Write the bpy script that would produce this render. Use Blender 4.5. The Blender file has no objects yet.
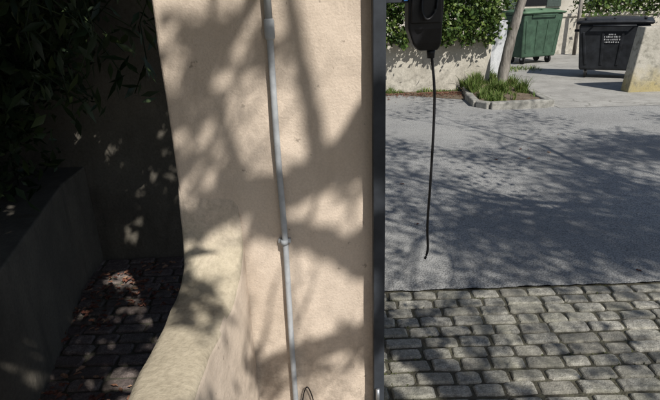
import bpy, bmesh, math, random
import numpy as np
from mathutils import Vector, Matrix, noise
random.seed(7); rng=np.random.default_rng(7)
scene=bpy.context.scene
scene.view_settings.view_transform='Standard'; scene.view_settings.look='None'; scene.view_settings.exposure=0

# ------------------------------------------------------------ light
EL=math.radians(45); AZ=math.radians(150)      # azimuth clockwise from +Y
S=Vector((math.sin(AZ)*math.cos(EL), math.cos(AZ)*math.cos(EL), math.sin(EL)))
w=bpy.data.worlds.new("World"); scene.world=w; w.use_nodes=True
nt=w.node_tree; bg=nt.nodes["Background"]
sky=nt.nodes.new("ShaderNodeTexSky"); sky.sky_type='NISHITA'; sky.sun_disc=False
sky.sun_elevation=EL; sky.sun_rotation=AZ
nt.links.new(sky.outputs[0],bg.inputs[0]); bg.inputs[1].default_value=0.085
sl=bpy.data.lights.new("sun","SUN"); sl.energy=5.0; sl.angle=math.radians(0.53); sl.color=(1,0.97,0.91)
so=bpy.data.objects.new("sun",sl); scene.collection.objects.link(so); so.rotation_euler=S.to_track_quat('Z','Y').to_euler()

# ------------------------------------------------------------ camera
cam=bpy.data.cameras.new("camera"); cam.lens=28.36; cam.sensor_width=36; cam.clip_end=500; cam.clip_start=0.02
co=bpy.data.objects.new("camera",cam); scene.collection.objects.link(co); scene.camera=co
p=math.radians(21); r=math.radians(2)
R0=Vector((1,0,0)); U0=Vector((0,math.sin(p),math.cos(p))); F=Vector((0,math.cos(p),-math.sin(p)))
R=math.cos(r)*R0-math.sin(r)*U0; U=math.sin(r)*R0+math.cos(r)*U0
M=Matrix(((R.x,U.x,-F.x,0),(R.y,U.y,-F.y,0),(R.z,U.z,-F.z,1.6),(0,0,0,1))); co.matrix_world=M

# ------------------------------------------------------------ material helpers
class NT:
    def __init__(s,name):
        s.m=bpy.data.materials.new(name); s.m.use_nodes=True; s.t=s.m.node_tree
        s.b=s.t.nodes["Principled BSDF"]; s.out=s.t.nodes["Material Output"]
        s.b.inputs["Specular IOR Level"].default_value=0.3
        s.tc=s.t.nodes.new("ShaderNodeTexCoord")
    def link(s,a,b): s.t.links.new(a,b)
    def noise(s,scale,detail=4,rough=.55,stretch=None,dist=0):
        n=s.t.nodes.new("ShaderNodeTexNoise"); n.inputs["Scale"].default_value=scale
        n.inputs["Detail"].default_value=min(detail,4); n.inputs["Roughness"].default_value=rough; n.inputs["Distortion"].default_value=dist
        if stretch:
            mp=s.t.nodes.new("ShaderNodeMapping"); mp.inputs["Scale"].default_value=stretch
            s.link(s.tc.outputs["Object"],mp.inputs[0]); s.link(mp.outputs[0],n.inputs["Vector"])
        else: s.link(s.tc.outputs["Object"],n.inputs["Vector"])
        return n.outputs["Fac"]
    def voro(s,scale,feature='F1',warp=0):
        n=s.t.nodes.new("ShaderNodeTexVoronoi"); n.feature=feature; n.inputs["Scale"].default_value=scale
        if warp:
            a=s.t.nodes.new("ShaderNodeTexNoise"); a.inputs["Scale"].default_value=3; a.inputs["Detail"].default_value=4
            s.link(s.tc.outputs["Object"],a.inputs["Vector"])
            v=s.t.nodes.new("ShaderNodeVectorMath"); v.operation='MULTIPLY_ADD'
            s.link(a.outputs["Color"],v.inputs[0]); v.inputs[1].default_value=(warp,)*3; s.link(s.tc.outputs["Object"],v.inputs[2])
            s.link(v.outputs[0],n.inputs["Vector"])
        else: s.link(s.tc.outputs["Object"],n.inputs["Vector"])
        return n.outputs["Distance"]
    def ramp(s,fac,stops):
        n=s.t.nodes.new("ShaderNodeValToRGB"); e=n.color_ramp.elements
        while len(e)<len(stops): e.new(.5)
        for i,(pos,c) in enumerate(stops):
            e[i].position=pos; e[i].color=(c,c,c,1) if isinstance(c,(int,float)) else (*c,1)
        s.link(fac,n.inputs[0]); return n.outputs[0]
    def mix(s,fac,a,b,mode='MIX'):
        n=s.t.nodes.new("ShaderNodeMix"); n.data_type='RGBA'; n.blend_type=mode
        for inp,v in ((n.inputs[0],fac),(n.inputs[6],a),(n.inputs[7],b)):
            if isinstance(v,(int,float)): inp.default_value=v
            elif isinstance(v,tuple): inp.default_value=(*v,1)
            else: s.link(v,inp)
        return n.outputs[2]
    def math(s,op,a,b=0.5):
        n=s.t.nodes.new("ShaderNodeMath"); n.operation=op
        for inp,v in ((n.inputs[0],a),(n.inputs[1],b)):
            if isinstance(v,(int,float)): inp.default_value=v
            else: s.link(v,inp)
        return n.outputs[0]
    def geo(s,o): 
        g=s.t.nodes.new("ShaderNodeNewGeometry"); return g.outputs[o]
    def color(s,c):
        if isinstance(c,tuple): s.b.inputs["Base Color"].default_value=(*c,1)
        else: s.link(c,s.b.inputs["Base Color"])
    def rough(s,v): s.b.inputs["Roughness"].default_value=v
    def bump(s,h,strength=.5,dist=.01,prev=None):
        n=s.t.nodes.new("ShaderNodeBump"); n.inputs["Strength"].default_value=strength; n.inputs["Distance"].default_value=dist
        s.link(h,n.inputs["Height"])
        if prev: s.link(prev,n.inputs["Normal"])
        s.link(n.outputs[0],s.b.inputs["Normal"]); return n.outputs[0]
    def objz(s):
        n=s.t.nodes.new("ShaderNodeSeparateXYZ"); s.link(s.tc.outputs["Object"],n.inputs[0]); return n.outputs[2]

def plaster(name,base,dark,stain,grain=.6,bscale=120,grime=0,blend=None):
    m=NT(name)
    c=m.mix(m.ramp(m.noise(2.2,4,.6),[(.3,0.),(.7,1.)]),dark,base)
    if blend:
        f=m.ramp(m.math('SUBTRACT',m.math('ADD',m.objz(),m.math('MULTIPLY',m.noise(14,4,.7),.2)),.5),[(.46,0.),(.64,1.)])
        c=m.mix(f,c,blend)
    c=m.mix(m.math('MULTIPLY',m.ramp(m.noise(7,4,.7,(1,1,.35)),[(.50,0.),(.75,1.)]),.5),c,stain)
    c=m.mix(m.ramp(m.noise(bscale,3,.7),[(.3,.35),(.6,0.)]),c,stain)
    if grime:
        g=m.math('MULTIPLY',m.ramp(m.objz(),[(.15,1.),(.85,0.)]),m.ramp(m.noise(11,4,.75),[(.42,0.),(.66,1.)]))
        c=m.mix(m.math('MULTIPLY',g,grime),c,tuple(x*.55 for x in stain))
        sp=m.ramp(m.noise(26,3,.6),[(.66,0.),(.70,.6)]); c=m.mix(m.math('MULTIPLY',sp,m.ramp(m.noise(3.1,2),[(.48,0.),(.58,1.)])),c,tuple(x*.5 for x in stain))
    m.color(c); m.rough(.92)
    b=m.bump(m.noise(bscale,4,.7),grain,.003); m.bump(m.noise(9,4,.6),.45,.012,b)
    return m.m
M_plaster=plaster("sandy_plaster",(.69,.575,.47),(.61,.505,.405),(.43,.345,.27),.55,150,.85)
M_cap=plaster("rough_render",(.53,.46,.345),(.43,.37,.275),(.20,.165,.115),1.0,70,0,(.65,.54,.44))
M_farwall=plaster("far_render",(.60,.56,.48),(.49,.45,.38),(.24,.22,.18),.5,40,.6)
M_dkwall=plaster("shade_darkened_render",(.17,.15,.12),(.10,.09,.075),(.045,.042,.035),.8,60)  # albedo lowered so the yard's shade is partly painted into the wall colour
M_white=plaster("whitewash",(.62,.63,.64),(.5,.51,.52),(.3,.3,.3),.5,40)

m=NT("lichen_concrete"); c=m.mix(m.ramp(m.noise(3,6),[(.35,0.),(.65,1.)]),(.34,.32,.27),(.46,.43,.37))
zz=m.ramp(m.math('ADD',m.objz(),m.math('MULTIPLY',m.noise(5,5),.6)),[(.35,1.),(.75,0.)])
c=m.mix(m.math('MULTIPLY',zz,.8),c,(.36,.29,.12)); c=m.mix(m.ramp(m.noise(14,6),[(.5,0.),(.7,.7)]),c,(.16,.15,.12))
m.color(c); m.rough(.95); m.bump(m.noise(30,6,.7),.8,.01); M_lichen=m.m

m=NT("old_asphalt")
ag=m.voro(95); c=m.ramp(ag,[(.05,(.44,.435,.42)),(.4,(.29,.286,.276)),(.8,(.10,.10,.098))])
c=m.mix(m.ramp(m.noise(160,2),[(.35,0.),(.7,.6)]),c,(.46,.45,.43))
c=m.mix(m.ramp(m.noise(.9,4,.6),[(.35,0.),(.7,.5)]),c,(.18,.177,.172))
c=m.mix(m.ramp(m.noise(.45,4,.6,(1,2,1)),[(.5,0.),(.75,.35)]),c,(.40,.39,.36))
c=m.mix(m.ramp(m.noise(5,4,.7),[(.56,0.),(.75,.5)]),c,(.12,.118,.114))
m.color(c); m.rough(.9); b=m.bump(ag,.7,.006); m.bump(m.noise(12,4),.25,.01,b); M_asph=m.m
m=NT("apron_concrete"); c=m.ramp(m.noise(1.6,8,.65),[(.3,(.26,.25,.23)),(.7,(.41,.395,.365))])
c=m.mix(m.ramp(m.noise(60,3),[(.3,.5),(.6,0.)]),c,(.18,.175,.16)); cr=m.ramp(m.voro(.5,'DISTANCE_TO_EDGE',.4),[(.0,.6),(.008,0.)])
c=m.mix(m.ramp(m.noise(4,4,.7),[(.5,0.),(.72,.5)]),c,(.15,.14,.125))
c=m.mix(cr,c,(.10,.095,.08)); m.color(c); m.rough(.93); m.bump(m.noise(50,5,.7),.5,.008); M_apron=m.m
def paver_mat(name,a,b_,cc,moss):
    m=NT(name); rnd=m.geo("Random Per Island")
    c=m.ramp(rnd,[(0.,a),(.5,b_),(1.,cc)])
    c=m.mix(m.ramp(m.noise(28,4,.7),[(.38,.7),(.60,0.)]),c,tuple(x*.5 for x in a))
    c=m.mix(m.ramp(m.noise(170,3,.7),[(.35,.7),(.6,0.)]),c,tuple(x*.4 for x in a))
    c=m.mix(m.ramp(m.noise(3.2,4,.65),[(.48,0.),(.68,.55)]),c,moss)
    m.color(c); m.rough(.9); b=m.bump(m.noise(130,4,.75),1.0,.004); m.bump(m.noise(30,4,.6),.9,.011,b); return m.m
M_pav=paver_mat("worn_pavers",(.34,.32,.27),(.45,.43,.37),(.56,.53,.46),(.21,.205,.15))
M_pavd=paver_mat("shade_darkened_pavers",(.18,.14,.13),(.24,.195,.18),(.30,.25,.225),(.09,.085,.06))  # darker set of the pavers; part of the canopy shade is in the colour
m=NT("joint_soil"); c=m.ramp(m.noise(20,6,.7),[(.4,(.075,.068,.052)),(.65,(.12,.115,.08))]); m.color(c); m.rough(1); m.bump(m.noise(90,4),1,.01); M_joint=m.m
m=NT("earth"); c=m.ramp(m.noise(6,8,.7),[(.35,(.09,.065,.045)),(.65,(.18,.14,.10))]); m.color(c); m.rough(1); m.bump(m.noise(40,5),1,.02); M_soil=m.m
m=NT("curb_stone"); c=m.ramp(m.noise(12,6,.7),[(.35,(.18,.175,.155)),(.65,(.36,.345,.31))]); m.color(c); m.rough(.9); m.bump(m.noise(60,5),.7,.006); M_curb=m.m
m=NT("bark"); c=m.ramp(m.noise(9,8,.7,(1,1,.25)),[(.35,(.12,.105,.09)),(.65,(.34,.31,.27))]); m.color(c); m.rough(.95); m.bump(m.noise(25,6,.7,(1,1,.2)),1,.02); M_bark=m.m

def leafmat(name,a,b_,c_,trans=.25,gloss=.45):
    m=NT(name); rnd=m.geo("Random Per Island"); c=m.ramp(rnd,[(0.,a),(.6,b_),(1.,c_)])
    m.color(c); m.rough(gloss)
    if trans>0:
        tr=m.t.nodes.new("ShaderNodeBsdfTranslucent"); m.link(c,tr.inputs[0])
        mx=m.t.nodes.new("ShaderNodeMixShader"); mx.inputs[0].default_value=trans
        m.link(m.b.outputs[0],mx.inputs[1]); m.link(tr.outputs[0],mx.inputs[2]); m.link(mx.outputs[0],m.out.inputs[0])
    return m.m
M_ivy=leafmat("ivy_leaf",(.025,.05,.012),(.07,.12,.025),(.16,.21,.05),.15)
M_crown=leafmat("crown_leaf",(.04,.07,.02),(.07,.11,.03),(.12,.16,.05),0)
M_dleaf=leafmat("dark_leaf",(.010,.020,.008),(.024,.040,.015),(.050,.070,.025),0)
M_grass=leafmat("grass_blade",(.07,.12,.02),(.13,.20,.045),(.27,.28,.11),.3,.6)
M_moss=leafmat("moss",(.05,.06,.025),(.09,.10,.04),(.14,.15,.06),0,.9)
M_dead=leafmat("dead_leaf",(.10,.035,.025),(.20,.085,.055),(.30,.19,.12),0,.7)

def simple(name,c,rough=.5,metal=0,nscale=15,var=.25,bump=.1):
    m=NT(name); cc=m.mix(m.ramp(m.noise(nscale,6,.65),[(.35,0.),(.7,1.)]),tuple(x*(1-var) for x in c),tuple(min(1,x*(1+var)) for x in c))
    m.color(cc); m.rough(rough); m.b.inputs["Metallic"].default_value=metal; m.bump(m.noise(nscale*8,3),bump,.002); return m.m
M_pipe=simple("grey_pvc",(.42,.435,.45),.8,0,18,.16)
M_post=simple("slate_paint",(.036,.041,.050),.6,0,12,.3)
M_blk=simple("black_plastic",(.012,.012,.014),.4,0,30,.3)
M_binb=simple("black_bin_plastic",(.020,.022,.026),.55,0,6,.45)
M_bing=simple("green_bin_plastic",(.045,.085,.055),.6,0,6,.3)
M_bingl=simple("green_lid_plastic",(.085,.15,.09),.55,0,6,.2)
M_shut=simple("shutter_paint",(.06,.08,.07),.6)
M_rub=simple("rubber",(.02,.02,.02),.8)
M_label=simple("label_white",(.42,.42,.42),.6)
M_steel=simple("zinc",(.45,.46,.48),.4,.8)
M_led=simple("blue_plastic",(.05,.18,.45),.5)

# ------------------------------------------------------------ mesh helpers
def mk(name,verts,faces,mat,parent=None,smooth=False):
    me=bpy.data.meshes.new(name); me.from_pydata([tuple(v) for v in verts],[],faces); me.update()
    if smooth:
        for q in me.polygons: q.use_smooth=True
    o=bpy.data.objects.new(name,me); scene.collection.objects.link(o)
    if mat: me.materials.append(mat)
    if parent: o.parent=parent
    return o
def empty(name,loc=(0,0,0),rot=0):
    e=bpy.data.objects.new(name,None); scene.collection.objects.link(e); e.location=loc; e.rotation_euler=(0,0,rot); e.empty_display_size=.1; return e
def box(name,x0,x1,y0,y1,z0,z1,mat,parent=None,bev=.004,seg=2):
    vs=[(x,y,z) for z in(z0,z1) for y in(y0,y1) for x in(x0,x1)]
    fs=[(0,2,3,1),(4,5,7,6),(0,1,5,4),(2,6,7,3),(0,4,6,2),(1,3,7,5)]
    o=mk(name,vs,fs,mat,parent)
    if bev:
        b=o.modifiers.new("b","BEVEL"); b.width=bev; b.segments=seg; b.limit_method='ANGLE'
    return o
ctex=bpy.data.textures.new("clouds","CLOUDS"); ctex.noise_scale=.12; ctex.noise_depth=3
def rough_mod(o,levels=5,strength=.012):
    s=o.modifiers.new("s","SUBSURF"); s.subdivision_type='SIMPLE'; s.levels=levels; s.render_levels=levels
    d=o.modifiers.new("d","DISPLACE"); d.texture=ctex; d.strength=strength; d.mid_level=.5; d.texture_coords='GLOBAL'
def fixn(o):
    bm=bmesh.new(); bm.from_mesh(o.data); bmesh.ops.recalc_face_normals(bm,faces=bm.faces); bm.to_mesh(o.data); bm.free()
def prism(name,prof,x0,x1,mat,parent=None,bev=0,mat4=None):
    n=len(prof); vs=[]
    for x in(x0,x1):
        for a,b in prof: vs.append((x,a,b))
    fs=[tuple(range(n))[::-1],tuple(range(n,2*n))]+[(i,(i+1)%n,n+(i+1)%n,n+i) for i in range(n)]
    o=mk(name,vs,fs,mat,parent)
    if mat4: o.data.transform(mat4)
    fixn(o)
    if bev: b=o.modifiers.new("b","BEVEL"); b.width=bev; b.segments=3
    return o
UPR=Matrix(((0,1,0,0),(0,0,1,0),(1,0,0,0),(0,0,0,1)))   # plan outline extruded upward
class Tubes:
    def __init__(s): s.v=[]; s.f=[]
    def add(s,pts,rads,n=8,cap=True):
        pts=[Vector(q) for q in pts]; base=len(s.v)
        up=Vector((.3,.2,1)).normalized()
        for i,q in enumerate(pts):
            d=(pts[min(i+1,len(pts)-1)]-pts[max(i-1,0)]).normalized()
            a=d.cross(up)
            if a.length<.05: a=d.cross(Vector((1,0,0)))
            a.normalize(); b=d.cross(a)
            for k in range(n):
                t=2*math.pi*k/n; s.v.append(q+(a*math.cos(t)+b*math.sin(t))*rads[i])
        for i in range(len(pts)-1):
            for k in range(n):
                A=base+i*n+k; B=base+i*n+(k+1)%n; s.f.append((A,B,B+n,A+n))
        if cap:
            s.f.append(tuple(base+k for k in range(n))[::-1]); s.f.append(tuple(base+(len(pts)-1)*n+k for k in range(n)))
    def make(s,name,mat,parent=None,smooth=True):
        return mk(name,s.v,s.f,mat,parent,smooth)
def smoothpts(P,sub=6):
    P=[Vector(q) for q in P]; out=[]
    for i in range(len(P)-1):
        p0=P[max(i-1,0)];p1=P[i];p2=P[i+1];p3=P[min(i+2,len(P)-1)]
        for k in range(sub):
            t=k/sub; out.append(.5*((2*p1)+(-p0+p2)*t+(2*p0-5*p1+4*p2-p3)*t*t+(-p0+3*p1-3*p2+p3)*t**3))
    out.append(P[-1]); return out

def leaves(name,pos,size,mat,parent=None,aspect=.5,up=.0,jit=.5,down=0):
    pos=np.asarray(pos); n=len(pos)
    d=rng.normal(size=(n,3)); d[:,2]-=down; d/=np.linalg.norm(d,axis=1)[:,None]
    nn=rng.normal(size=(n,3)); nn[:,2]+=up; nn-=d*(nn*d).sum(1)[:,None]; nn/=np.linalg.norm(nn,axis=1)[:,None]
    s=np.cross(d,nn); L=size*(1+jit*(rng.random(n)-.5)*2); L=L[:,None]; W=L*aspect*.5
    v=np.stack([pos, pos+d*L*.45+s*W+nn*W*.3, pos+d*L, pos+d*L*.45-s*W+nn*W*.3, pos+d*L*.5],1).reshape(-1,3)
    b=np.arange(n)*5
    f=np.stack([np.stack([b,b+1,b+4],1),np.stack([b+1,b+2,b+4],1),np.stack([b+2,b+3,b+4],1),np.stack([b+3,b,b+4],1)],1).reshape(-1,3)
    me=bpy.data.meshes.new(name); me.vertices.add(len(v)); me.vertices.foreach_set("co",v.ravel())
    me.loops.add(f.size); me.loops.foreach_set("vertex_index",f.ravel().astype(np.int32))
    me.polygons.add(len(f)); me.polygons.foreach_set("loop_start",np.arange(0,f.size,3,dtype=np.int32)); me.polygons.foreach_set("loop_total",np.full(len(f),3,dtype=np.int32))
    me.update(calc_edges=True); me.validate()
    o=bpy.data.objects.new(name,me); scene.collection.objects.link(o); me.materials.append(mat)
    if parent: o.parent=parent
    return o
def ell(c,rd,n,shell=.0,clump=0,cs=.15):
    q=rng.normal(size=(n,3)); q/=np.linalg.norm(q,axis=1)[:,None]; rr=(shell+(1-shell)*rng.random(n))**(1/3.)
    q=q*rr[:,None]*np.array(rd)+np.array(c)
    if clump:
        cc=rng.normal(size=(clump,3)); cc/=np.linalg.norm(cc,axis=1)[:,None]; cc=cc*(rng.random(clump)**.4)[:,None]*np.array(rd)+np.array(c)
        q=cc[rng.integers(0,clump,n)]+rng.normal(size=(n,3))*cs
    return q
Sn=np.array(S)
def proj_y(P,y):      # follow the sun ray down to the plane Y=y
    P=np.asarray(P); t=(P[:,1]-y)/Sn[1]; return P-t[:,None]*Sn
def proj_z(P):
    P=np.asarray(P); t=P[:,2]/Sn[2]; return P-t[:,None]*Sn
def clear_of_pillar(P):
    A=proj_y(P,1.5); k=(A[:,0]>-.54)&(A[:,0]<.24)&(A[:,2]>.1)&(A[:,2]<1.8)
    for y in (1.2,.95,.7,.5):
        B=proj_y(P,y); k|=(B[:,0]>-.56)&(B[:,0]<-.18)&(B[:,2]>.2)&(B[:,2]<1.0)
    return P[~k]

# ------------------------------------------------------------ ground
mk("ground",[(-150,-150,-.06),(150,-150,-.06),(150,250,-.06),(-150,250,-.06)],[(0,1,2,3)],M_soil)
E_=[]
x=-.33
while x<8: E_.append((x,2.648+random.uniform(-.006,.008)+.010*noise.noise(Vector((x*3,0,0))),0)); x+=random.uniform(.015,.05)
E_.append((60,2.65,0))
V=E_+[(q[0],3.30,0) for q in E_]; n=len(E_)
V+=[(60,60,0),(-40,60,0),(-40,3.30,0)]
mk("asphalt_road",V,[(i,i+1,n+i+1,n+i) for i in range(n-1)]+[tuple([2*n+2]+list(range(n,2*n))+[2*n,2*n+1])],M_asph)
mk("concrete_apron_pavement",[(3.45,7.62,.004),(30,7.2,.004),(30,14.6,.004),(2.9,14.6,.004),(3.3,10.3,.004)],[(0,1,2,3,4)],M_apron)
mk("verge_soil",[(-8,9.05,.004),(1.3,9.2,.004),(2.35,8.5,.004),(2.4,9.55,.004),(-8,9.55,.004)],[(0,1,2,3,4)],M_soil)

def pavers(x0,x1,y0,y1,pw,ph,mat,parent,skip=None,zamp=.003):
    V=[];Fc=[]
    y=y0;row=0
    while y<y1-.02:
        x=x0-random.random()*pw; yo=random.uniform(-.003,.003)
        while x<x1:
            wd=pw*random.choice([.78,.88,1,1,1.1,1.25]); g=.009
            cx,cy=x+wd/2,y+ph/2+yo+random.uniform(-.003,.003)
            if (skip is None or not skip(cx,cy)) and x+wd/2<x1:
                z=random.uniform(-zamp,zamp); tx=random.uniform(-.03,.03); ty=random.uniform(-.05,.05); rot=random.uniform(-.045,.045)
                hw=wd/2-g/2-random.random()*.005; hh=ph/2-g/2-random.random()*.005; b=len(V)
                for ins,zz,rc in((0,-.05,.010),(0,-.010,.012),(.003,-.004,.014),(.008,0,.016)):
                    a,c_=hw-ins,hh-ins
                    ring=[(a-rc,-c_),(a-rc*.3,-c_+rc*.3),(a,-c_+rc),(a,c_-rc),(a-rc*.3,c_-rc*.3),(a-rc,c_),(-a+rc,c_),(-a+rc*.3,c_-rc*.3),(-a,c_-rc),(-a,-c_+rc),(-a+rc*.3,-c_+rc*.3),(-a+rc,-c_)]
                    for k,(px,py) in enumerate(ring):
                        jx=noise.noise(Vector((cx*50+k*3.1,cy*50,0)))*.008; jy=noise.noise(Vector((cx*50,cy*50+k*2.7,5)))*.007
                        px+=jx;py+=jy
                        V.append((cx+px*math.cos(rot)-py*math.sin(rot),cy+px*math.sin(rot)+py*math.cos(rot),z+zz+px*tx+py*ty))
                for l in range(3):
                    for k in range(12):
                        A=b+l*12+k;B=b+l*12+(k+1)%12; Fc.append((A,B,B+12,A+12))
                Fc.append(tuple(b+36+k for k in range(12)))
            x+=wd
        y+=ph; row+=1
    return mk("pavers",V,Fc,mat,parent)
par=empty("brick_pavement")
PH=.0875
pavers(-.30,6,2.64-PH*41,2.64,.160,PH,M_pav,par,lambda x,y:(x<.14 and 1.42<y) or x<-.25)
mk("joint_bed",[(-.45,-1.2,-.012),(6.2,-1.2,-.012),(6.2,2.66,-.012),(-.45,2.66,-.012)],[(0,1,2,3)],M_joint,par)
pth=empty("paved_path")
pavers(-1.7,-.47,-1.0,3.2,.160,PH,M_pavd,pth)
mk("joint_bed",[(-1.8,-1.2,-.012),(-.455,-1.2,-.012),(-.455,3.3,-.012),(-1.8,3.3,-.012)],[(0,1,2,3)],M_joint,pth)
pp=[]
for k in range(900):
    x=random.uniform(0,3.5); y=2.64-PH*random.randint(0,18)
    if noise.noise(Vector((x*2,y*2,0)))>0:
        for _ in range(6): pp.append((x+random.gauss(0,.018),y+random.gauss(0,.004),-.010))
leaves("joint_moss",pp,.010,M_moss,None,.6,1)

# ------------------------------------------------------------ pillar, parapet
pil=empty("plastered_gate_pillar")
o=box("shaft",-.462,.150,1.5,1.95,-.05,1.74,M_plaster,pil,bev=.012,seg=3); rough_mod(o,5,.009)
o=box("coping",-.482,.1285,1.482,1.97,1.7455,1.80,M_plaster,pil,bev=.008); rough_mod(o,4,.006)
prof=[(1.509,1.10),(1.496,1.02),(1.482,.94),(1.448,.877),(1.39,.832),(1.30,.806),(1.18,.797),(1.0,.803),(.7,.81),(.3,.81)]
V=[];Fc=[]
P=smoothpts([(0,a,b) for a,b in prof],6)
n=len(P); K=11
for i,q in enumerate(P):
    f=max(0,min(1,(q.y-1.1)/.4)); xr=-.315+.045*f; xl=-.464
    g=max(0,min(1,(q.z-.85)/.25)); xr-=.03*g*g
    ch=.02
    sec=[(xl,-.05),(xl,q.z-ch*1.0),(xl+.006,q.z-.007),(xl+.02,q.z),(xl*.6+xr*.4,q.z+.003),(xr-.035,q.z),(xr-.018,q.z-.004),(xr-.006,q.z-.013),(xr-.001,q.z-.025),(xr,q.z-.045),(xr,-.05)]
    for k,(x,z) in enumerate(sec):
        jt=.007 if 0<k<10 else 0
        V.append((x+noise.noise(Vector((x*20,q.y*9,z*9)))*jt,q.y,z+noise.noise(Vector((x*25,q.y*12,3)))*jt*1.6*(1-g)))
for i in range(n-1):
    for k in range(K-1):
        A=i*K+k; Fc.append((A,A+K,A+K+1,A+1))
Fc.append(tuple(range(K))); Fc.append(tuple((n-1)*K+k for k in range(K))[::-1])
o=mk("curved_parapet_wall",V,Fc,M_cap,None,False)
o.data.materials.append(M_plaster)
for q in o.data.polygons:
    if abs(q.normal.x)>.93: q.material_index=1
    q.use_smooth=True
fixn(o)

# ------------------------------------------------------------ conduit
con=empty("conduit_pipe"); T=Tubes()
px,py=-.148,1.484
T.add(smoothpts([(px+.001,py,.0),(px,py,.5),(px+.0025,py,.9),(px-.0015,py,1.2),(px,py,1.54)],6),[.0095]*25,16)
T.make("tube",M_pipe,con)
T=Tubes(); T.add([(px,py-.001,1.505),(px,py-.001,1.51),(px,py-.001,1.555),(px,py-.001,1.56)],[.0108,.0142,.0142,.0108],18)
T.add([(px,py-.001,1.56),(px,py-.001,1.9)],[.0105,.0105],16); T.make("coupling",M_pipe,con)
for z in(.895,.24):
    T=Tubes(); T.add([(px,py-.0005,z-.008),(px,py-.0005,z+.008)],[.0125,.0125],14); T.make("clip",M_pipe,con)
    box("clip_base",px-.02,px+.02,1.488,1.4985,z-.007,z+.007,M_pipe,con,.002)
T=Tubes(); T.add(smoothpts([(-.130,1.490,.16),(-.122,1.486,.27),(-.105,1.482,.325),(-.088,1.484,.28),(-.078,1.488,.18),(-.076,1.488,.0)],6),[.0022]*31,8); T.make("loose_wire",M_blk)

# ------------------------------------------------------------ gate post, box, cable
gp=empty("metal_gate_post")
box("tube",.1295,.165,1.448,1.492,-.02,1.95,M_post,gp,.0025)
for z in (.31,1.85):
    T=Tubes(); T.add([(.142,1.441,z-.03),(.142,1.441,z+.03)],[.007,.007],12); T.make("hinge",M_steel,gp)
eb=empty("electrical_junction_box")
def loft(name,secs,mat,parent,bev=.004):
    V=[];n=len(secs)
    for cx,cy,hw,hd,z in secs: V+=[(cx-hw,cy-hd,z),(cx+hw,cy-hd,z),(cx+hw,cy+hd,z),(cx-hw,cy+hd,z)]
    Fc=[(3,2,1,0),tuple(4*(n-1)+k for k in range(4))]
    for i in range(n-1):
        for k in range(4): Fc.append((4*i+k,4*i+(k+1)%4,4*i+4+(k+1)%4,4*i+4+k))
    o=mk(name,V,Fc,mat,parent)
    if bev: b=o.modifiers.new("b","BEVEL"); b.width=bev; b.segments=3; b.limit_method='ANGLE'; b.angle_limit=.3
    return o
bx=.272
loft("body",[(bx+.012,1.50,.026,.022,1.462),(bx+.008,1.50,.038,.032,1.478),(bx,1.50,.046,.036,1.52),(bx,1.50,.050,.038,1.70)],M_blk,eb,.006)
box("lid_frame",bx-.04,bx+.04,1.455,1.4615,1.535,1.68,M_blk,eb,.003)
box("bracket",.165,bx-.03,1.475,1.49,1.588,1.605,M_post,eb,.002)
box("indicator",.213,.223,1.463,1.4745,1.592,1.602,M_led,eb,.001)
T=Tubes(); T.add([(.296,1.5,1.440),(.296,1.5,1.466)],[.010,.013],12)
T.add(smoothpts([(bx-.01,1.452,1.62),(bx-.015,1.44,1.57),(bx-.002,1.437,1.545),(bx+.018,1.442,1.56),(bx+.027,1.45,1.60),(bx+.025,1.455,1.66)],5),[.0038]*26,8); T.make("gland_and_loop",M_blk,eb)
T=Tubes()
c=smoothpts([(.297,1.5,1.457),(.310,1.5,1.351),(.3125,1.503,1.234),(.309,1.5,1.078),(.304,1.497,.928),(.3085,1.5,.845),(.2995,1.495,.811)],6)
T.add(c,[.0040]*len(c),10); T.make("hanging_cable",M_blk)

# ------------------------------------------------------------ left, shaded yard
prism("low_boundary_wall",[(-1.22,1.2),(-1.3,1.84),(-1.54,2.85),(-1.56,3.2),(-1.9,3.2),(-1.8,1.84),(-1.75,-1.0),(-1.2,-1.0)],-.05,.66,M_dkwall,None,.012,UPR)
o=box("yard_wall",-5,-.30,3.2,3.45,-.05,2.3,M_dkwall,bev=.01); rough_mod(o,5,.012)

def gaps(P):
    """openings in the canopy: rays that end in a dapple on the yard wall or path"""
    A=proj_y(P,3.2); B=proj_z(P); k=np.ones(len(P),bool)
    for i in range(len(P)):
        x,y,z=A[i]
        if -1.6<x<-.85 and .05<z<1.6:
            if noise.noise(Vector((x*5.5,z*4.0,4)))>.14: k[i]=False
        x,y,z=B[i]
        if -1.5<x<-.5 and 1.5<y<3.2 and noise.noise(Vector((x*5.5,y*5.5,9)))>.17: k[i]=False
    return P[k]
sh=empty("laurel_hedge")
P=np.vstack([ell((-2.5,2.6,1.0),(.95,.65,1.1),9000,clump=160,cs=.09),ell((-1.85,2.7,1.5),(.6,.4,.6),5000,clump=90,cs=.08),ell((-3.2,.6,1.5),(1.0,2.4,1.5),9000,clump=160,cs=.12),ell((-2.0,1.9,.95),(.35,.9,.3),3500,clump=70,cs=.06)])
P=P[~((P[:,2]<.7)&(P[:,0]>-1.75))]
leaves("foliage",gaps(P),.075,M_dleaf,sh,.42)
T=Tubes()
for k in range(14):
    b=Vector((random.uniform(-3,-1.9),random.uniform(2,3),0)); T.add([b,b+Vector((random.uniform(-.2,.2),random.uniform(-.2,.2),1.2)),b+Vector((random.uniform(-.4,.4),random.uniform(-.3,.3),2))],[.02,.012,.005],6)
T.make("stems",M_bark,sh)
et=empty("evergreen_oak_tree")
def sunward(x0,x1,y0,y1,z0,z1,n,t0,t1):
    q=np.stack([rng.uniform(x0,x1,n),rng.uniform(y0,y1,n),rng.uniform(z0,z1,n)],1); t=rng.uniform(t0,t1,n); q=q+t[:,None]*Sn
    return q[q[:,2]>2.05]
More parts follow.
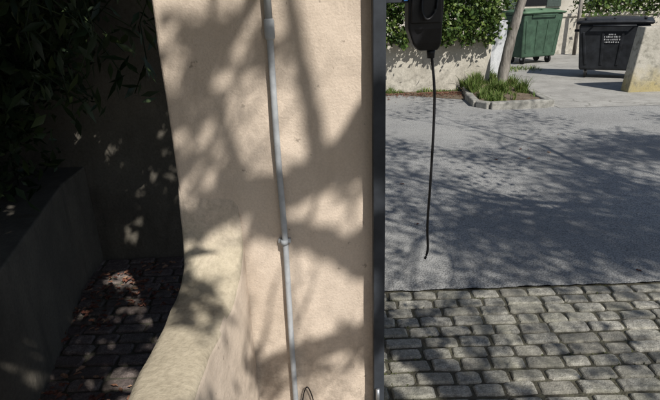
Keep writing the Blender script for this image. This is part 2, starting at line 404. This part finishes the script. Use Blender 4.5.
P=np.vstack([ell((-1.5,2.3,2.9),(1.7,1.2,.85),9000,clump=300,cs=.14),ell((-.45,2.15,2.9),(.8,.9,.6),4000,clump=130,cs=.12),
 ell((-1.9,.9,2.9),(1.1,1.3,.8),6000,clump=160,cs=.15),ell((-1.9,-.9,2.9),(1.1,1.3,.8),5000,clump=160,cs=.15),ell((-3.6,1,3.6),(2.0,2.8,1.6),9000,clump=260,cs=.2),ell((-1.6,3.9,2.6),(1.8,.7,.9),4000,clump=100,cs=.15),
 sunward(-2.2,-.45,3.15,3.2,0,1.8,7000,1.6,4.2),sunward(-1.8,-.45,1.0,3.2,0,.05,9000,3.2,4.6),sunward(-2.4,-1.2,.8,3.0,.66,.7,4500,2.2,3.8)])
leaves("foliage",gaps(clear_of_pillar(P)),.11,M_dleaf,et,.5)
hp=[];T=Tubes()
for k in range(20):
    a=Vector((random.uniform(-1.5,-.74),random.uniform(2.3,2.9),2.35)); L_=random.uniform(.75,1.2)
    c=[a+Vector((random.uniform(-.03,.03)*i,random.uniform(-.03,.03)*i,-L_*i/7)) for i in range(8)]; T.add(c,[.0035]*8,4)
    for q in c[1:]:
        for _ in range(6): hp.append(tuple(q+Vector((random.gauss(0,.03),random.gauss(0,.03),random.gauss(0,.04)))))
leaves("drooping_foliage",hp,.10,M_dleaf,et,.26,down=1.2)
T.make("drooping_shoots",M_dleaf,et); T=Tubes()
T.add(smoothpts([(-2.7,.2,0),(-2.6,.4,1.3),(-2.3,.9,2.4),(-1.7,1.7,3.0)],4),[.17-.01*i for i in range(13)],12)
T.add([(-2.45,.7,2.0),(-3.2,1.2,3.0),(-3.9,1.6,4.2)],[.12,.08,.03],10); T.add([(-2.3,.9,2.4),(-1.2,2.1,2.9),(-.3,2.3,3.0)],[.08,.05,.02],8); T.make("trunk",M_bark,et)

pp=[(random.uniform(-1.5,-.5),random.uniform(1.2,3.1),.010+random.random()*.008) for _ in range(900)]
pp=[q for q in pp if noise.noise(Vector((q[0]*2.5,q[1]*2.5,0)))>-.1]
pp+=[(random.uniform(.4,4),random.uniform(2.7,7),.004) for _ in range(14)]
pp+=[(random.gauss(1.9,.5),9.3-abs(random.gauss(0,.22)),.012) for _ in range(600)]
def flat_leaves(name,P,size,mat):
    V=[];Fc=[]
    for q in P:
        s=size*random.uniform(.5,1.3);a=random.random()*6.28;b=len(V);tz=random.uniform(0,.5);fl=random.uniform(.6,1.3)
        for (x,y,z) in((-1,0,0),(-.5,-.42,.25),(.2,-.5,.1),(.5,-.25,.3),(1,0,.0),(.4,.4,.25),(-.3,.45,.1),(0,0,-.05)):
            y*=fl
            V.append((q[0]+s*(x*math.cos(a)-y*math.sin(a)),q[1]+s*(x*math.sin(a)+y*math.cos(a)),q[2]+s*(z+.1)*(1+tz)))
        for k in range(7): Fc.append((b+k,b+(k+1)%7,b+7))
    return mk(name,V,Fc,mat)
flat_leaves("fallen_leaves",pp,.021,M_dead)

# ------------------------------------------------------------ far side of the road
gw=empty("rendered_garden_wall"); box("wall",-9,2.95,9.5,9.75,-.05,.86,M_farwall,gw,bev=.015)
box("coping",-9,2.98,9.46,9.79,.8605,.92,M_farwall,gw,.01)
iv=empty("ivy_hedge")
N=17000
P=np.stack([rng.uniform(-1,3.05,N),9.6+rng.normal(0,.28,N),1.35+rng.uniform(-.5,.9,N)],1)
dn=np.array([noise.noise(Vector((a[0]*3,a[1]*3,a[2]*3))) for a in P]); P=P[dn>-.20]
N=11000
q=np.stack([rng.uniform(-1,2.95,N),9.34-np.abs(rng.normal(0,.07,N)),.95+rng.uniform(-.25,.9,N)],1)
for i in range(N): q[i,1]-=.2*noise.noise(Vector((q[i,0]*2.5,0,q[i,2]*2.5)))
keep=[(z>.82+.12*noise.noise(Vector((x*2.2,1,0)))+.07*noise.noise(Vector((x*7,1,0)))) and noise.noise(Vector((x*4,2,z*4)))>-.22 for x,y,z in q]
leaves("foliage",np.vstack([P[P[:,2]>.93],q[np.array(keep)]]),.068,M_ivy,iv,.75)
T=Tubes()
for k in range(24):
    x=random.uniform(-1,2.9); T.add([(x,9.65,.9),(x+random.uniform(-.3,.3),9.6,1.5),(x+random.uniform(-.5,.5),9.55,2.2)],[.02,.015,.006],6)
T.make("stems",M_bark,iv)
o=box("whitewashed_pillar",3.32,3.64,10.8,11.05,-.05,1.12,M_white,bev=.015); rough_mod(o,3,.015)

isl=empty("kerbed_planting_bed")
def kerb(pts,h=.10,wd=.12):
    for i in range(len(pts)-1):
        a=Vector(pts[i]);b=Vector(pts[i+1]);L=(b-a).length;n=max(1,int(L/.5));
        for k in range(n):
            o=box("kerb_stone",.004,L/n-.004,-wd/2,wd/2,-.05,h+random.uniform(-.03,.01),M_curb,isl,.022,3)
            d=(b-a).normalized(); o.location=a+(b-a)*k/n+Vector((0,random.uniform(-.01,.01),0)); o.rotation_euler=(0,random.uniform(-.03,.03),math.atan2(d.y,d.x)+random.uniform(-.04,.04))
kerb([(2.50,9.4,0),(2.34,8.6,0),(2.32,7.95,0),(2.45,7.75,0),(3.3,7.72,0)]); kerb([(3.36,7.75,0),(3.42,8.8,0),(3.5,10.2,0)])
V=[];Fc=[];nx,ny=14,26
for jy in range(ny):
    for ix in range(nx):
        u=ix/(nx-1);v=jy/(ny-1);x=2.36+u*1.03+.06*v;y=7.78+v*2.5
        V.append((x,y,.06+.06*math.sin(math.pi*u)*math.sin(math.pi*v)+.03*noise.noise(Vector((x*4,y*4,0)))))
for jy in range(ny-1):
    for ix in range(nx-1):
        a=jy*nx+ix;Fc.append((a,a+1,a+nx+1,a+nx))
mk("soil",V,Fc,M_soil,isl,True)
def grass(name,pts,h,mat):
    V=[];Fc=[]
    for (x,y,z,s) in pts:
        a=random.random()*6.28;l=h*s*random.uniform(.4,1.25);w=.005+.004*random.random();le=random.uniform(.05,.9)*l;c_,s_=math.cos(a),math.sin(a);b=len(V)
        V+=[(x-s_*w,y+c_*w,z),(x+s_*w,y-c_*w,z),(x+c_*le*.4+s_*w*.7,y+s_*le*.4-c_*w*.7,z+l*.6),(x+c_*le*.4-s_*w*.7,y+s_*le*.4+c_*w*.7,z+l*.6),(x+c_*le,y+s_*le,z+l)]
        Fc+=[(b,b+1,b+2,b+3),(b+3,b+2,b+4)]
    return mk(name,V,Fc,mat)
G=[]
while len(G)<6000:
    x=random.uniform(2.42,3.30);y=random.uniform(7.85,10.1);d=noise.noise(Vector((x*4,y*4,2)))+.1
    if random.random()<d+.08-(.40 if y<8.25 and x>2.75 else 0): G.append((x,y,.07,.5+1.4*max(0,d)+(.2 if y>8.6 else 0)))
grass("grass",G,.155,M_grass)
G=[]
for k in range(900):
    x=random.uniform(-.5,2.4); s=.5+1.2*noise.noise(Vector((x*3,0,0)))
    if s>.3: G.append((x,9.46-abs(random.gauss(0,.05)),0,s))
for k in range(500): G.append((random.uniform(3.3,4.8),random.gauss(12.0,.2),0,.7))
grass("weeds",G,.11,M_grass)

def branch_tree(T,p,d,L,rad,depth,ends,spread=.6,lift=.1,thin=.62,kids=(3,4)):
    pts=[Vector(p)];rs=[rad];dd=Vector(d).normalized();n=5
    for i in range(n):
        dd=(dd+Vector((random.gauss(0,.17),random.gauss(0,.17),random.gauss(0,.12)+lift*.2))).normalized()
        pts.append(pts[-1]+dd*L/n); rs.append(rad*(1-(1-thin)*(i+1)/n))
    pts2=smoothpts(pts,2); rs2=[rs[0]+(rs[-1]-rs[0])*i/(len(pts2)-1) for i in range(len(pts2))]
    T.add(pts2,rs2,8 if depth>3 else (6 if depth>1 else 4),cap=False)
    if depth==0: ends+=pts[2:]; return
    if depth<=1: ends+=pts[3:]
    for k in range(random.randint(*kids)):
        f=random.choice([2,3,4,5,5]); v=Vector((random.gauss(0,1),random.gauss(0,1),random.gauss(0,.6))); v-=v.dot(dd)*dd; v.normalize()
        nd=(dd*(1-spread*.5)+v*spread+Vector((0,0,lift))).normalized()
        branch_tree(T,pts[f],nd,L*random.uniform(.6,.82),rs[f]*.62,depth-1,ends,spread,lift,thin,kids)
lt=empty("leaning_tree"); T=Tubes()
tp=smoothpts([(3.08,9.2,0.02),(3.10,9.2,.4),(3.19,9.22,.95),(3.30,9.2,1.5),(3.55,9.2,2.6),(3.7,9.3,3.4)],4)
T.add(tp,[(.10-.0023*i)*(1+.06*math.sin(i*2.1)) for i in range(len(tp))],12); ends=[]
for k in range(5): branch_tree(T,tp[-1-k%2*3],(random.gauss(.2,.6),random.gauss(.3,.5),.8),.9,.04,3,ends)
T.make("trunk",M_bark,lt)
E=np.array([tuple(e) for e in ends]); P=E[rng.integers(0,len(E),3500)]+rng.normal(size=(3500,3))*.12; leaves("foliage",P,.06,M_crown,lt,.5)

def bin4(name,loc,rot,wb,wt,h,body,lid,plate):
    e=empty(name,loc,rot); d=.78*wt/1.3*.5; hb=wb/2; ht=wt/2
    z0=.16; zt=h-.16
    loft("body",[(0,0,hb,d*.82,z0),(0,0,hb+.01,d*.84,z0+.06),(0,0,ht-.04,d*.97,zt-.12),(0,0,ht-.03,d*.98,zt)],body,e,.03)
    loft("rim",[(0,0,ht,d+.02,zt+.001),(0,0,ht,d+.02,zt+.045)],body,e,.012)
    V=[];Fc=[];nx,ny=9,7
    for jy in range(ny):
        for ix in range(nx):
            u=ix/(nx-1)*2-1;v=jy/(ny-1)*2-1
            V.append((u*(ht+.015),v*(d+.035),zt+.047+.055*(1-u**4)*(1-abs(v)**3*.9)+.04*(v+1)/2))
    for jy in range(ny-1):
        for ix in range(nx-1): a=jy*nx+ix;Fc.append((a,a+1,a+nx+1,a+nx))
    o=mk("lid",V,Fc,lid,e,True); s=o.modifiers.new("s","SOLIDIFY"); s.thickness=.035; s.offset=-1
    for x in(-.5,0,.5): box("lid_rib",x*wt*.8-.02,x*wt*.8+.02,-d*.8,d*.8,zt+.09,zt+.118,lid,e,.008)
    for x in(-.42,-.14,.14,.42):
        yb=-(d*.84);yt=-(d*.97)
        V=[(x*wb*.95-.022,yb-.014,z0+.1),(x*wb*.95+.022,yb-.014,z0+.1),(x*wt*.95+.022,yt-.014,zt-.14),(x*wt*.95-.022,yt-.014,zt-.14),
           (x*wb*.95-.022,yb+.02,z0+.1),(x*wb*.95+.022,yb+.02,z0+.1),(x*wt*.95+.022,yt+.02,zt-.14),(x*wt*.95-.022,yt+.02,zt-.14)]
        o=mk("front_rib",V,[(0,1,2,3),(5,4,7,6),(4,0,3,7),(1,5,6,2),(3,2,6,7),(4,5,1,0)],body,e); b=o.modifiers.new("b","BEVEL"); b.width=.006
    T=Tubes()
    T.add([(-ht*.55,-d-.06,zt-.02),(ht*.55,-d-.06,zt-.02)],[.016,.016],10)
    for sx in(-1,1): T.add([(sx*ht*.55,-d-.06,zt-.02),(sx*ht*.55,-d+.02,zt-.02)],[.016,.016],10)
    for sx in(-1,1): T.add([(sx*(ht-.05),0,zt-.13),(sx*(ht+.06),0,zt-.13)],[.026,.026],12)
    T.make("handle_and_trunnions",body,e)
    for sx in(-1,1):
        for sy in(-1,1):
            T=Tubes(); x=sx*(hb-.12);y=sy*(d*.82-.1); T.add([(x-.022,y,.095),(x+.022,y,.095)],[.092,.092],20); T.make("wheel",M_rub,e,False)
            box("castor_fork",x-.034,x+.034,y-.03,y+.03,.10,z0+.01,M_steel,e,.004)
    if plate:
        for k,wd in enumerate((.10,.26,.24,.20)):
            x=-wd/2-.02; zc=.82-.048*k; y=-(d*(.84+.13*(zc-z0)/(zt-z0)))-.0155
            while x<wd/2:
                lw=random.choice([.012,.018,.022]); hgt=random.choice([.024,.028,.022])
                box("label_letter",x,x+lw,y-.002,y+.012,zc,zc+hgt,M_label,e,0); x+=lw+random.choice([.008,.010,.02])
    return e
bin4("wheeled_waste_bin",(5.60,10.50,0),math.radians(-28),1.02,1.26,1.17,M_binb,M_binb,True)
bin4("wheeled_waste_bin",(5.05,13.2,0),math.radians(20),1.0,1.22,1.3,M_bing,M_bingl,False)

prism("concrete_end_wall",[(5.02,-.05),(5.14,1.04),(12,1.08),(12,-.05)],8.68,8.92,M_lichen,None,.02,Matrix(((0,1,0,0),(1,0,0,0),(0,0,1,0),(0,0,0,1))))
bw=empty("rear_boundary_wall"); box("wall",3.2,20,14.8,15.05,-.05,.98,M_farwall,bw,.02); box("coping",3.2,20,14.76,15.09,.9805,1.05,M_farwall,bw,.01)
hd=empty("rear_hedge")
P=np.vstack([np.stack([rng.uniform(6.9,14,9000),15.0+rng.normal(0,.3,9000),rng.uniform(.95,2.2,9000)],1),np.stack([rng.uniform(3,5.4,3000),15.6+rng.normal(0,.3,3000),rng.uniform(.9,2.4,3000)],1)])
leaves("foliage",P,.10,M_ivy,hd,.7)
T=Tubes()
for k in range(20): x=random.uniform(7,14); T.add([(x,15.2,.9),(x,15.1,2.2)],[.03,.01],6)
T.make("stems",M_bark,hd)
T=Tubes(); T.add([(6.75,14.5,0),(6.77,14.5,2.2)],[.05,.045],10); T.make("wooden_post",M_bark)
hs=empty("beige_house"); box("walls",2,12,19,26,-.05,6,M_farwall,hs,.02)
for x in(4.4,7.2,10): 
    box("window_pane",x-.45,x+.45,18.975,18.99,1.2,2.5,M_blk,hs,0); box("shutter",x-.95,x-.47,18.95,18.985,1.15,2.55,M_shut,hs,.005); box("shutter",x+.47,x+.95,18.95,18.985,1.15,2.55,M_shut,hs,.005)
prism("roof",[(18.6,6.0),(22.5,7.6),(26.4,6.0)],1.6,12.4,M_soil,hs)

# ------------------------------------------------------------ trees that throw the shadows
def fx(x): return .148+1.322*x
def onwall(x,z,t): return Vector((fx(x),1.5,z))+S*t
sb=empty("plane_tree"); T=Tubes(); ends=[]
Q=Vector((2.95,-2.3,3.3)); tr=smoothpts([(3.2,-2.9,-.05),(3.15,-2.8,1.2),(3.1,-2.6,2.3),Q,(2.8,-2.1,4.6),(2.6,-1.8,5.8)],4)
T.add(tr,[.19-.006*i for i in range(len(tr))],12)
def wb(pts,t,r0,r1,root=None,sub=5):
    W=[onwall(x,z,t+k*.05) for k,(x,z) in enumerate(pts)]
    if root is not None: W=[root]+W
    c=smoothpts(W,sub); n=len(c); T.add(c,[(r0+(r1-r0)*i/(n-1))*(1+.12*math.sin(i*1.7)) for i in range(n)],8); return c
c2=wb([(.03,1.10),(-.05,1.14),(-.109,1.135),(-.203,1.065),(-.321,1.034),(-.42,.95),(-.55,.90)],4.0,.062,.038,Q)
c1=wb([(-.13,1.13),(-.145,1.28),(-.165,1.45),(-.187,1.67),(-.20,1.9)],4.1,.030,.014)
c3=wb([(.02,.74),(-.03,.79),(-.068,.83),(-.14,.885),(-.222,.925),(-.30,.96)],3.8,.052,.030,Q)
c4=wb([(.05,.50),(-.015,.52),(-.112,.49),(-.205,.46),(-.31,.40),(-.4,.36)],3.6,.042,.024,Q)
c5=wb([(-.20,1.75),(-.26,1.60),(-.34,1.45),(-.42,1.33),(-.50,1.25)],3.9,.026,.012)
c6=wb([(-.30,1.03),(-.33,1.2),(-.36,1.35),(-.41,1.55)],4.1,.022,.012)
for c,nn,ln in((c2,8,.32),(c1,5,.2),(c3,4,.22),(c4,7,.25),(c5,7,.22),(c6,6,.2)):
    for k in range(nn):
        q=c[random.randrange(len(c)//3,len(c))]; branch_tree(T,q,(random.gauss(-.2,.8),random.gauss(0,.8),random.gauss(.1,.6)),ln,.008,1,[],kids=(1,2))
for k in range(7): branch_tree(T,tr[random.randrange(14,len(tr))],(random.gauss(.7,.5),random.gauss(-.4,.7),.5),1.1,.03,3,ends,kids=(2,3))
T.make("limbs",M_bark,sb)
lv=[]
for (x,z,n,s) in((-.36,1.52,110,.035),(-.42,1.32,70,.035),(-.25,1.46,40,.03),(-.44,1.15,40,.03),(-.30,.34,60,.03),(-.05,.50,60,.03),(-.18,.42,40,.035),(-.35,1.06,70,.03),(-.10,1.12,60,.03),(-.42,.98,40,.03)):
    for k in range(n): lv.append(tuple(onwall(x+random.gauss(0,s),z+random.gauss(0,s*1.2),4.0+random.gauss(0,.25))))
# small sprays whose shadow falls on the parapet
for (x,y,z,n,s) in((-.42,1.33,.80,60,.04),(-.34,1.22,.79,45,.035),(-.30,.86,.72,120,.04),(-.30,.95,.62,90,.05),(-.30,1.1,.5,60,.05)):
    for k in range(n): lv.append(tuple(Vector((x+random.gauss(0,s),y+random.gauss(0,s),z+random.gauss(0,s)))+S*(3.9+random.gauss(0,.2))))
E=np.array([tuple(e) for e in ends])
P=E[rng.integers(0,len(E),2500)]+rng.normal(size=(2500,3))*.1
leaves("foliage",np.vstack([np.array(lv),gaps(clear_of_pillar(P))]),.05,M_crown,sb,.6)

st=empty("street_tree"); T=Tubes(); ends=[]
tr=smoothpts([(4.9,.7,-.05),(4.85,.75,1.2),(4.8,.7,2.4),(4.65,.8,3.0)],4)
T.add(tr,[.2-.006*i for i in range(len(tr))],12)
for (d,L,rr) in (((-.7,.1,.5),1.7,.055),((-.4,-.6,.6),1.7,.05),((.3,.8,.6),1.7,.055),((-.5,.9,.5),1.8,.05),((-.9,-.3,.3),1.9,.045),((.5,0,.9),1.5,.05),((-.2,-.9,.5),1.7,.04)):
    branch_tree(T,tr[-1],d,L,rr,4,ends,spread=.62,lift=.08,kids=(2,3))
T.make("limbs",M_bark,st)
E=np.array([tuple(e) for e in ends]); P1=E[rng.integers(0,len(E),8000)]+rng.normal(size=(8000,3))*.12
def crown(gx,gy,t,rd,n,cl,cs=.15): return ell((gx+S.x*t,gy+S.y*t,S.z*t),rd,n,clump=cl,cs=cs)
P2=np.vstack([crown(1.6,3.3,7.0,(1.1,.45,.45),4600,60),crown(2.7,4.1,7.4,(1.0,.75,.5),6000,60),crown(3.7,5.2,7.6,(.9,.8,.5),5500,55),crown(2.6,3.1,7.0,(.8,.4,.4),2400,28),crown(.9,4.2,7.2,(.5,.5,.4),400,14),crown(1.4,2.0,6.6,(1.2,.5,.4),700,30),crown(1.9,5.6,7.4,(.9,.5,.4),300,14)])
leaves("foliage",gaps(clear_of_pillar(np.vstack([P1,P2]))),.06,M_crown,st,.6)
